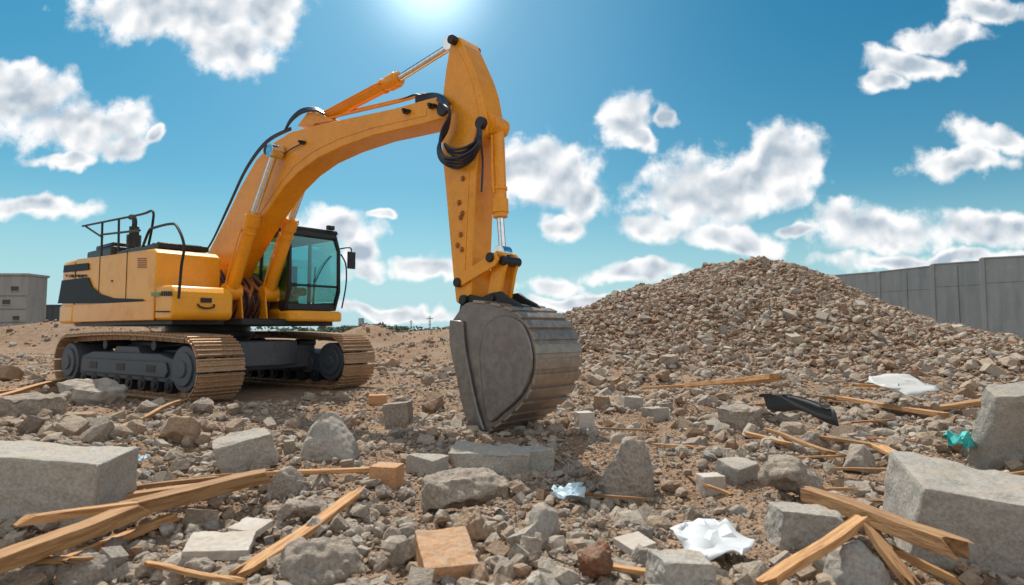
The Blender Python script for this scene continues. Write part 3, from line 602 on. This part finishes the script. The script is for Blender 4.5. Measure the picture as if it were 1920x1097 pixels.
# arm
AW=.16
ao=[(845,78),(853,67),(862,70),(872,92),(892,138),(902,170),(907,200),(914,228),(911,250),(897,268),(892,330),(888,420),(885,500),(884,545),(880,568),(866,574),(855,566),(850,520),(843,440),(835,350),(829,290),(828,255),(834,222),(830,180),(836,130)]
m=MB(); m.prism(PP(ao,-AW),-AW,AW); arm=m.build('arm','yellow',EX,.012)
m=MB(); m.prism(PP([(850,110),(857,92),(868,110),(884,150),(894,190),(899,225),(892,250),(882,290),(877,400),(872,520),(862,540),(858,480),(851,380),(845,300),(846,240),(850,200)],-AW),-AW-.007,-AW); m.build('side_plate','yellow',arm,.003)
for px,py,r_,ex in ((853,77,.055,.08),(905,232,.07,.06),(862,530,.055,.06),(872,562,.055,.05)):
    m=MB(); p=P3(px,py,-AW); m.cyl((p.x,-AW-ex,p.z),(p.x,AW+ex,p.z),r_,n=20); m.build('pivot_pin','black',arm,.008)
for px,py in ((863,380),(866,408),(860,460),(868,468),(869,400),(866,440),(870,335)):
    m=MB(); p=P3(px,py,-AW); m.cyl((p.x,-AW-.035,p.z),(p.x,-AW-.005,p.z),.022,n=6)
    m.box((p.x-.025,-AW-.02,p.z-.03),(p.x+.01,-AW-.005,p.z+.03)); m.build('bolt','rust',arm)
# cylinders
def hyd(nm_,A,G,B,r,rr,lug=True,mt='yellow',rod='chrome'):
    A=Vector(A);G=Vector(G);B=Vector(B); d=(G-A).normalized(); m=MB(); m.cyl(A,G,r,n=24); m.cyl(G-d*.16,G,r*1.22,n=24); m.cyl(G-d*.02,G+d*.05,r*1.05,n=24); m.cyl(G-d*.3,G-d*.26,r*1.15,n=24)
    m.cyl(A-Vector((0,r*1.3,0)),A+Vector((0,r*1.3,0)),r*1.35,n=20)
    o=m.build(nm_,mt,EX,.006)
    m=MB(); m.cyl(G+d*.05,B,rr,n=20); m.cyl(B-Vector((0,rr*1.8,0)),B+Vector((0,rr*1.8,0)),rr*1.9,n=20); m.build('cylinder_rod',rod,o,.004)
    m=MB(); w=Vector((0,-r*1.25,0)) ; m.tube([A+d*.12+w,A+d*.3+w*1.1,G-d*.35+w*1.1,G-d*.22+w],.014,8,1); m.build('cylinder_pipe',mt,o); return o
for sg in (-1,1):
    lc=sg*(BW+.14); tp_=P3(516,284,-BW-.14); gl=P3(475,405,-BW-.14); ft=P3(434,548,-BW-.14)
    hyd('boom_cylinder',(ft.x,lc,ft.z),(gl.x,lc,gl.z),(tp_.x,lc,tp_.z),.105,.055)
hyd('arm_cylinder',P3(598,226,0),P3(745,149,0),P3(850,84,0),.088,.05)
slab([(570,240),(590,214),(612,216),(640,230)],0,-.12,.12,'cylinder_bracket','yellow',bm_)
hyd('bucket_cylinder',P3(932,238,0),P3(938,400,0),P3(943,474,0),.08,.042)
slab([(905,215),(925,212),(938,222),(941,240),(932,255),(905,262)],0,-.12,.12,'cylinder_lug','yellow',arm)
for s_ in (-1,1):
    m=MB(); a,b=sorted((s_*.165,s_*.195)); m.prism(PP([(853,524),(860,537),(870,534),(930,498),(936,486),(930,474),(918,480),(858,516)],-.18),a,b); m.build('rocker_link','yellow',EX,.008)
    m=MB(); a,b=sorted((s_*.07,s_*.115)); m.prism(PP([(920,482),(932,470),(946,474),(952,490),(946,510),(940,545),(936,566),(920,566),(916,548),(922,510)],-.1),a,b); m.build('bucket_link','yellow',EX,.01)
for px,py,q_ in ((930,484,.22),(946,489,.14)): m=MB(); p=P3(px,py,-.1); m.cyl((p.x,-q_,p.z),(p.x,q_,p.z),.055,n=20); m.build('link_pin','black',EX,.01)
# bucket
BK=empty('bucket',(0,0,0),0,None,None); BK.parent=EX
bw=.38
outp=PP([(862,580),(880,567),(930,573),(967,588),(992,616),(1005,655),(1004,702),(986,746),(952,781),(922,803),(896,824)],-bw)
def dens(pts,n):
    pts=[Vector((a,b,0)) for a,b in pts]; q=[pts[0]]+pts+[pts[-1]]; o=[]
    for i in range(1,len(q)-2):
        for k in range(n):
            t=k/n; a,b,c,d=q[i-1],q[i],q[i+1],q[i+2]; v=.5*((2*b)+(c-a)*t+(2*a-5*b+4*c-d)*t*t+(3*b-a-3*c+d)*t**3); o.append((v.x,v.y))
    o.append((pts[-1].x,pts[-1].y)); return o
od=dens(outp,5); cx=sum(p[0] for p in od)/len(od); cz=sum(p[1] for p in od)/len(od)
def off(pts,d):
    r=[]
    for i,p in enumerate(pts):
        a=pts[max(0,i-1)];b=pts[min(len(pts)-1,i+1)]; t=Vector((b[0]-a[0],b[1]-a[1])).normalized(); nn=Vector((-t.y,t.x))
        if nn.dot(Vector((p[0]-cx,p[1]-cz)))<0: nn=-nn
        r.append((p[0]+nn.x*d,p[1]+nn.y*d))
    return r
m=MB(); m.prism(od+off(od,-.03)[::-1],-bw,bw); shell=m.build('bucket_shell','bucket2',BK,.004)
m=MB(); oo=off(od,.024); 
for i in range(6,len(od)-1,3):
    a,b=oo[i],oo[min(i+2,len(oo)-1)]; c,d=off(od,-.004)[min(i+2,len(oo)-1)],off(od,-.004)[i]; md=oo[i+1] if i+1<len(oo) else b
    m.prism([a,md,b,c,d],-bw-.012,bw+.012)
m.build('wear_strips','bucket2',shell,.003)
op=PP([(884,806),(872,764),(861,704),(851,645),(849,600)],-bw)
for s_ in (-1,1):
    a,b=sorted((s_*(bw-.03),s_*(bw+.002))); m=MB(); m.prism(off(od,-.006)+op,a,b); sp_=m.build('side_plate','bucket',BK,.006)
    a,b=sorted((s_*(bw+.002),s_*(bw+.035))); m=MB(); m.prism(dens(PP([(902,660),(912,616),(940,592),(980,606),(999,652),(999,700),(980,742),(946,774),(920,790),(908,740),(902,660)],-bw),5)[:-1],a,b); m.build('wear_plate','bucket',sp_,.02)
    m=MB(); m.prism(dens(PP([(848,600),(848,645),(860,705),(873,765),(893,824)],-bw),4)+dens(PP([(912,806),(898,760),(886,705),(876,650),(872,602)],-bw),4),*sorted((s_*(bw+.002),s_*(bw+.045)))); m.build('side_cutter','bucket',sp_,.012)
t0=Vector(outp[-1]); tdir=(Vector(outp[-1])-Vector(outp[-2])).normalized()
for k in range(5):
    lv=-bw+.06+k*(2*bw-.12)/4; nn=Vector((-tdir.y,tdir.x)); m=MB()
    rg_=[]
    for d_,W_,H_ in ((-.1,.055,.045),(.06,.05,.04),(.2,.028,.008)):
        rg_.append([(lambda q,w_:(q.x,lv+w_,q.y))(t0+tdir*d_+nn*e*H_,w_) for w_,e in ((-W_,-1),(W_,-1),(W_,1),(-W_,1))])
    m.loft(rg_); m.build('tooth','bucket',BK,.006)
for s_ in (-1,1):
    a,b=sorted((s_*.13,s_*.17)); m=MB(); m.prism(PP([(860,584),(864,564),(880,552),(902,557),(920,549),(938,546),(952,557),(972,568),(984,584),(978,604),(950,590),(920,580),(880,574)],-.17),a,b); m.build('bucket_ear','black',BK,.01)
for px,py in ((876,565),(930,560),(970,580)): m=MB(); p=P3(px,py,-.1); m.cyl((p.x,-.2,p.z),(p.x,.2,p.z),.045,n=16); m.build('bucket_pin','black',BK,.008)
# hoses
def hose(pts,l,r=.022,mt='hose',nm_='hydraulic_hose',par=None):
    ls=l if isinstance(l,(list,tuple)) else [l]*len(pts); mm=MB(); mm.tube([P3(a,b,q) for (a,b),q in zip(pts,ls)],r,8,6); mm.build(nm_,mt,par or bm_)
for k in range(4):
    d=k*5; l=-BW-.05-k*.035
    hose([(780,182+d*.6),(812,176+d*.6),(836,186+d),(843,215),(838-k*3,245),(822+k,275),(828+k*2,302-d*.5),(856,315-d*1.3),(882,302-d*1.2),(898,276-d*.6),(902,248)],[-BW*.6]*2+[l]*8+[-AW-.05],.018)
for k in range(3): hose([(898,236),(894+k*3,258),(878,286-k*6),(858,294-k*7),(842,285-k*4),(834,270)],-AW-.10-k*.03,.017)
hose([(800,183),(780,178),(762,184),(745,192)],-.05,.016)
for k in range(3): hose([(608,214-k),(590,207-k*2),(565,212-k*3),(545,228-k*2),(534,246)],-.16+k*.12,.02)
for k in range(2): hose([(570,233-k*4),(650,214-k*4),(740,193-k*4),(790,180-k*3),(815,182)],-.1+k*.16,.017,'yellow','boom_pipe')
for k in range(2): hose([(545,243-k*3),(500,268-k*4),(462,318-k*4),(430,385-k*3),(398,452),(380,478)],-.1+k*.2,.018,'hose')
hose([(569,268),(545,280),(524,296)],-BW-.04,.010)
hose([(900,250),(905,300),(903,360)],-.13,.012,'hose','hydraulic_hose',arm)
r4=random.Random(4)
for k in range(10):
    m=MB(); l=-.28+k*.06; a=Vector((1.05+r4.uniform(0,.25),l,1.28)); m.tube([a,a+Vector((.25,r4.uniform(-.1,.1),.2+r4.uniform(0,.2))),a+Vector((.1,r4.uniform(-.1,.1),.55)),a+Vector((-.2,0,.75))],.03); m.build('valve_pipe','rust',EX)
m=MB(); m.cyl((1.3,-.32,1.62),(1.3,.3,1.62),.06,n=14)
for k in range(6): m.cyl((1.3,-.3+k*.1,1.62+.03*(k%2)),(1.3,-.24+k*.1,1.62),.08,n=14)
m.build('valve_block','rust',EX)
for k in range(8): 
    m=MB(); l=-.34+k*.09; a=Vector((1.45,l,1.25)); m.tube([a,a+Vector((.12,.04,.3)),a+Vector((-.15,r4.uniform(-.1,.1),.6)),a+Vector((-.5,0,.85))],.02); m.build('hydraulic_hose','hose',EX)
for s_ in (-1,1):
    for c_ in (BW+.01,BW+.25): m=MB(); a,b=sorted((s_*c_,s_*(c_+.03))); p=P3(434,548,-BW-.14); m.prism([(p.x-.35,1.2),(p.x+.2,1.2),(p.x+.1,p.z+.06),(p.x-.1,p.z+.08)],a,b); m.build('cylinder_mount','yellow',EX,.01)
    m=MB(); a,b=sorted((s_*(BW+.045),s_*(BW+.09))); p=P3(398,517,-BW); m.prism([(p.x-.5,1.24),(p.x+.6,1.24),(p.x+.15,p.z+.1),(p.x-.15,p.z+.12)],a,b); m.build('boom_mount','yellow',EX,.01)
# ------------------------------------------------------------ walls and buildings
def panelwall(i,x0,Y0,x1,Y1,h0,h1,label):
    A=Vector((at(x0,600,Y0).x,Y0,-.3)); B=Vector((at(x1,600,Y1).x,Y1,-.3)); L=(B-A).length
    root=empty('concrete_wall_panel',A,math.atan2(B.y-A.y,B.x-A.x),label,'wall','precast wall panels behind the mound')
    m=MB(); m.loft([[(0,0,0),(L-.06,0,0),(L-.06,.5,0),(0,.5,0)],[(0,0,h0),(L-.06,0,h1),(L-.06,.5,h1),(0,.5,h0)]]); m.build('panel','wall',root,.03)
    x=L*.52; m=MB(); m.box((x-.03,-.012,.1),(x+.03,-.002,h0-.2)); m.build('joint','seam',root)
    z=h0*.72; m=MB(); m.box((.25,-.010,z-.015),(L-.2,-.002,z+.015)); m.build('casting_line','seam',root)
    m=MB(); m.loft([[(-.15,-.12,0),(.2,-.12,0),(.2,-.002,0),(-.15,-.002,0)],[(-.15,-.12,h0+.05),(.2,-.12,h0+.05),(.2,-.002,h0+.05),(-.15,-.002,h0+.05)]]); m.build('edge_post','wall',root,.02)
    m=MB(); m.loft([[(-.03,-.06,h0+.004),(L-.03,-.06,h1+.004),(L-.03,.55,h1+.004),(-.03,.55,h0+.004)],[(-.03,-.06,h0+.12),(L-.03,-.06,h1+.12),(L-.03,.55,h1+.12),(-.03,.55,h0+.12)]]); m.build('coping','wall',root,.01)
WL=[(1480,71,1650,62.2,7.2,7.2,'leftmost precast wall panel, mostly behind the mound'),(1650,62.2,1758,57,7.2,7.3,'second precast wall panel from the left, just before the wall steps forward'),(1752,54,1848,50.5,7.1,7.0,'third precast wall panel from the left, stepped slightly forward'),(1846,48.5,2010,44,7.0,6.8,'rightmost precast wall panel cut by the picture edge')]
for i,w in enumerate(WL): panelwall(i,*w)
def bld(name,x0,x1,yt,Y,depth,mat,label,cat='building',wins=(),zb=-.3):
    a=at(x0,yt,Y); b=at(x1,yt,Y); root=empty(name,(a.x,Y,zb),0,label,cat); W=b.x-a.x; H=a.z-zb
    m=MB(); m.box((0,0,0),(W,depth,H)); m.build('wall',mat,root,.03)
    m=MB(); m.box((-.1,-.1,H),(W+.1,depth+.1,H+.18)); m.build('roof',mat,root,.02)
    for (wx,wy,ww,wh) in wins:
        p=at(wx,wy,Y); s_=Y/F; x=p.x-a.x; z=p.z-zb
        m=MB(); m.box((x-ww*s_/2,-.03,z-wh*s_/2),(x+ww*s_/2,-.003,z+wh*s_/2)); f=m.build('window','dark',root); 
        m=MB(); m.box((x-ww*s_/2-.05,-.08,z-wh*s_/2-.08),(x+ww*s_/2+.05,-.004,z-wh*s_/2-.035)); m.build('sill',mat,f)
    return root
hb=bld('concrete_hut',-60,52,517,46,2,'hut','grey concrete hut with two small openings at the left edge',wins=((28,541,14,8),(12,566,14,8),(30,596,12,7)))
for k in range(4): m=MB(); m.box((-.05,-.045,.9+k*1.),(4.5,-.004,.93+k*1.)); m.build('joint_band','seam',hb)
bld('dark_shed',66,118,574,75,12,'dark','low dark shed right of the grey concrete hut',wins=((86,592,8,6),))
bld('warehouse',118,250,594,95,12,'pale','long pale warehouse seen under the counterweight',wins=((140,603,10,4),(170,603,10,4),(200,603,10,4)))
bld('container_office',244,312,600,60,4,'pale','pale blue site container under the machine platform')
bld('tower_block',672,679,597,420,6,'pale','slim pale tower block on the horizon')
bld('far_building',696,716,608,300,10,'pale','low grey building on the horizon right of the slim tower')
bld('far_building',640,664,611,330,10,'pale','pale flat building on the horizon left of the slim tower')
bld('far_building',728,760,612,340,10,'pale','pale low building on the horizon near the pylon')
def pylon(px,pt,Y,label):
    a=at(px,pt,Y); m=MB(); h=a.z; m.box((a.x-.22,Y-.2,-.3),(a.x-.1,Y,h)); m.box((a.x+.1,Y-.2,-.3),(a.x+.22,Y,h)); m.box((a.x-.9,Y-.2,h-.9),(a.x+.9,Y,h-.7))
    for k in range(6): m.box((a.x-.3,Y-.2,k*h/6),(a.x+.3,Y,k*h/6+.12))
    tag(m.build('pylon','dark'),label,'pylon')
pylon(806,592,170,'tallest lattice pylon on the horizon'); pylon(771,600,260,'small pole on the horizon left of the tallest pylon'); pylon(600,598,260,'thin pole on the horizon beside the cab base')
m=MB(); r9=random.Random(9)
for i in range(2600):
    px=r9.choice([r9.uniform(520,860),r9.uniform(600,760),r9.uniform(-80,560),r9.uniform(860,1150)]); Y_=r9.uniform(210,260); hmax=1.6+2.6*abs(noise.noise(Vector((px*.03,0,1))))+1.2*abs(noise.noise(Vector((px*.11,0,5)))); c=at(px,618,Y_); c.z=r9.uniform(-.3,1)**1*hmax if r9.random()>.2 else r9.uniform(0,.6); s_=r9.uniform(.3,.9)
    vs=[m.bm.verts.new(c+Vector((r9.gauss(0,s_),r9.gauss(0,s_),r9.gauss(0,s_*.7)))) for _ in range(4)]
    for f in ((0,1,2),(0,2,3),(0,1,3),(1,2,3)): m.face([vs[q] for q in f])
tag(m.build('far_treeline','leaf'),'dark green line of trees along the horizon','trees',kind='stuff')
# ------------------------------------------------------------ world
SAZ=R(-22); SEL=R(55)
w=bpy.data.worlds.new('World'); sc.world=w; w.use_nodes=True; t=w.node_tree; t.nodes.clear(); n=N(t)
sky=n('ShaderNodeTexSky',sky_type='NISHITA',sun_disc=False,sun_elevation=SEL,sun_rotation=SAZ,air_density=1.,dust_density=.6,ozone_density=3.)
D=n('ShaderNodeTexCoord').outputs['Generated']; sp=n('ShaderNodeSeparateXYZ',{0:D})
dx,dy,dz=sp.outputs; yy=n.m('MAXIMUM',dy,.02)
p0=n('ShaderNodeCombineXYZ',{0:n.m('DIVIDE',dx,yy),1:n.m('DIVIDE',dz,yy)}).outputs[0]
wn=n('ShaderNodeTexNoise',{'Vector':p0,'Scale':9.,'Detail':3.,'Roughness':.55},noise_dimensions='2D').outputs['Color']
wo=n.vm('SUBTRACT',wn,(.5,.5,.5))
wp=n.vm('ADD',p0,n.vm('MULTIPLY',wo,(.09,.06,0)))
BL=[(350,15,190,70),(440,80,85,60),(510,30,55,70),(45,190,110,62),(150,235,115,56),(225,275,50,30),(10,150,60,45),(115,297,60,14),(60,388,105,24),(295,258,22,22),(640,430,75,42),(672,475,42,32),(672,512,48,18),(1015,320,95,66),(1090,370,55,46),(1045,420,58,30),(1175,222,58,50),(1195,262,34,27),(1266,225,26,20),(1320,365,115,74),(1480,300,80,60),(1400,340,110,58),(1240,430,65,30),(1390,452,95,28),(1505,430,36,15),(1640,430,125,44),(1850,432,125,38),(1700,118,80,28),(1780,70,90,26),(1860,20,80,28),(1640,155,44,22),(1790,305,90,26),(1860,258,75,28),(810,510,68,20),(720,402,20,11),(1030,532,52,22),(740,585,120,12),(1200,515,90,16),(1100,568,130,15),(1760,490,220,16)]
f=None
for px,py,rx,ry in BL:
    r=ray(px,py); v=n.vm('MULTIPLY',n.vm('SUBTRACT',wp,(r.x/r.y,r.z/r.y,0)),(F/rx/1.08,F/ry/1.08,0)); ln=n.vm('LENGTH',v,out=1)
    f=ln if f is None else n.m('SMOOTH_MIN',f,ln,.10)
f=n.m('SUBTRACT',1.,f)
front=n.ss(dy,.03,.12)
pw=n.vm('ADD',p0,n.vm('MULTIPLY',wo,(.03,.03,0)))
def vor(vec,sc_,det): return n('ShaderNodeTexVoronoi',{'Vector':vec,'Scale':sc_,'Detail':det,'Roughness':.5},voronoi_dimensions='2D',feature='SMOOTH_F1',normalize=True).outputs[0]
v1=vor(pw,17.,1.); v2=vor(n.vm('ADD',pw,(-.006,.017,0.)),17.,1.); fb=n.noise(p0,20.,6,.62,.1,'2D')
puff=n.m('SUBTRACT',.42,v1)
e=n.m('ADD',f,n.m('ADD',n.m('MULTIPLY',puff,1.1),n.m('MULTIPLY',n.m('SUBTRACT',fb,.5),1.1)))
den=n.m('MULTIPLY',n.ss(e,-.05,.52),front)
back_fill=n.ss(n.noise(D,2.,2,.6,.3),.38,.55); back_fill=n.m('MULTIPLY',back_fill,n.m('SUBTRACT',1.,front)); den=n.m('MAXIMUM',den,back_fill)  # unseen clouds behind the camera, added bright to fill camera-facing sides
rel=n.m('ADD',n.m('MULTIPLY',n.m('SUBTRACT',v1,v2),2.6),n.m('MULTIPLY',n.m('SUBTRACT',fb,.5),1.))
core=n.m('ADD',n.m('MULTIPLY',n.ss(f,.10,.7),.62),rel,clamp=True)
ccol=n.mix(core,(10.2,10.2,10.2,1),(4.4,5.3,6.2,1))
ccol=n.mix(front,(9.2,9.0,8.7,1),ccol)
tint=n.mix(n.ss(dz,.05,.5),(.50,.92,.86,1),(.16,.76,.83,1))
skc=n.vm('MULTIPLY',sky.outputs[0],tint)
skc=n.mix(n.m('MULTIPLY',n.ss(dz,.24,-.02),.92),skc,(4.9,7.2,8.0,1))
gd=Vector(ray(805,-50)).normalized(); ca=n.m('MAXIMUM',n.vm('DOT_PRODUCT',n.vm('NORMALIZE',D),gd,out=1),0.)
gl=n.m('ADD',n.m('MULTIPLY',n.m('POWER',ca,420.),10.),n.m('MULTIPLY',n.m('POWER',ca,22.),2.))  # sun glow painted into the sky colour, lower than the sun itself
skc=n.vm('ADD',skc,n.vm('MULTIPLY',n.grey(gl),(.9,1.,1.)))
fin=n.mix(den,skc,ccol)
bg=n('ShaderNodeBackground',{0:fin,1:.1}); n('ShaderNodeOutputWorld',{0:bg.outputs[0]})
sl=bpy.data.lights.new('sun','SUN'); sl.energy=4.9; sl.angle=R(.5); sl.color=(1,.93,.82); so=bpy.data.objects.new('sun',sl); COL.objects.link(so)
sd=Vector((math.sin(SAZ)*math.cos(SEL),math.cos(SAZ)*math.cos(SEL),math.sin(SEL))); so.rotation_euler=sd.to_track_quat('Z','Y').to_euler()
cam=bpy.data.cameras.new('camera'); cam.lens=36*F/1920; cam.clip_end=6000; cam.clip_start=.05; co=bpy.data.objects.new('camera',cam); COL.objects.link(co); co.location=CAM; co.rotation_euler=(R(90)+T,0,0); sc.camera=co
cam.dof.use_dof=True; cam.dof.focus_distance=8.; cam.dof.aperture_fstop=2.8
sc.view_settings.view_transform='Standard'; sc.view_settings.look='None'; sc.view_settings.exposure=0
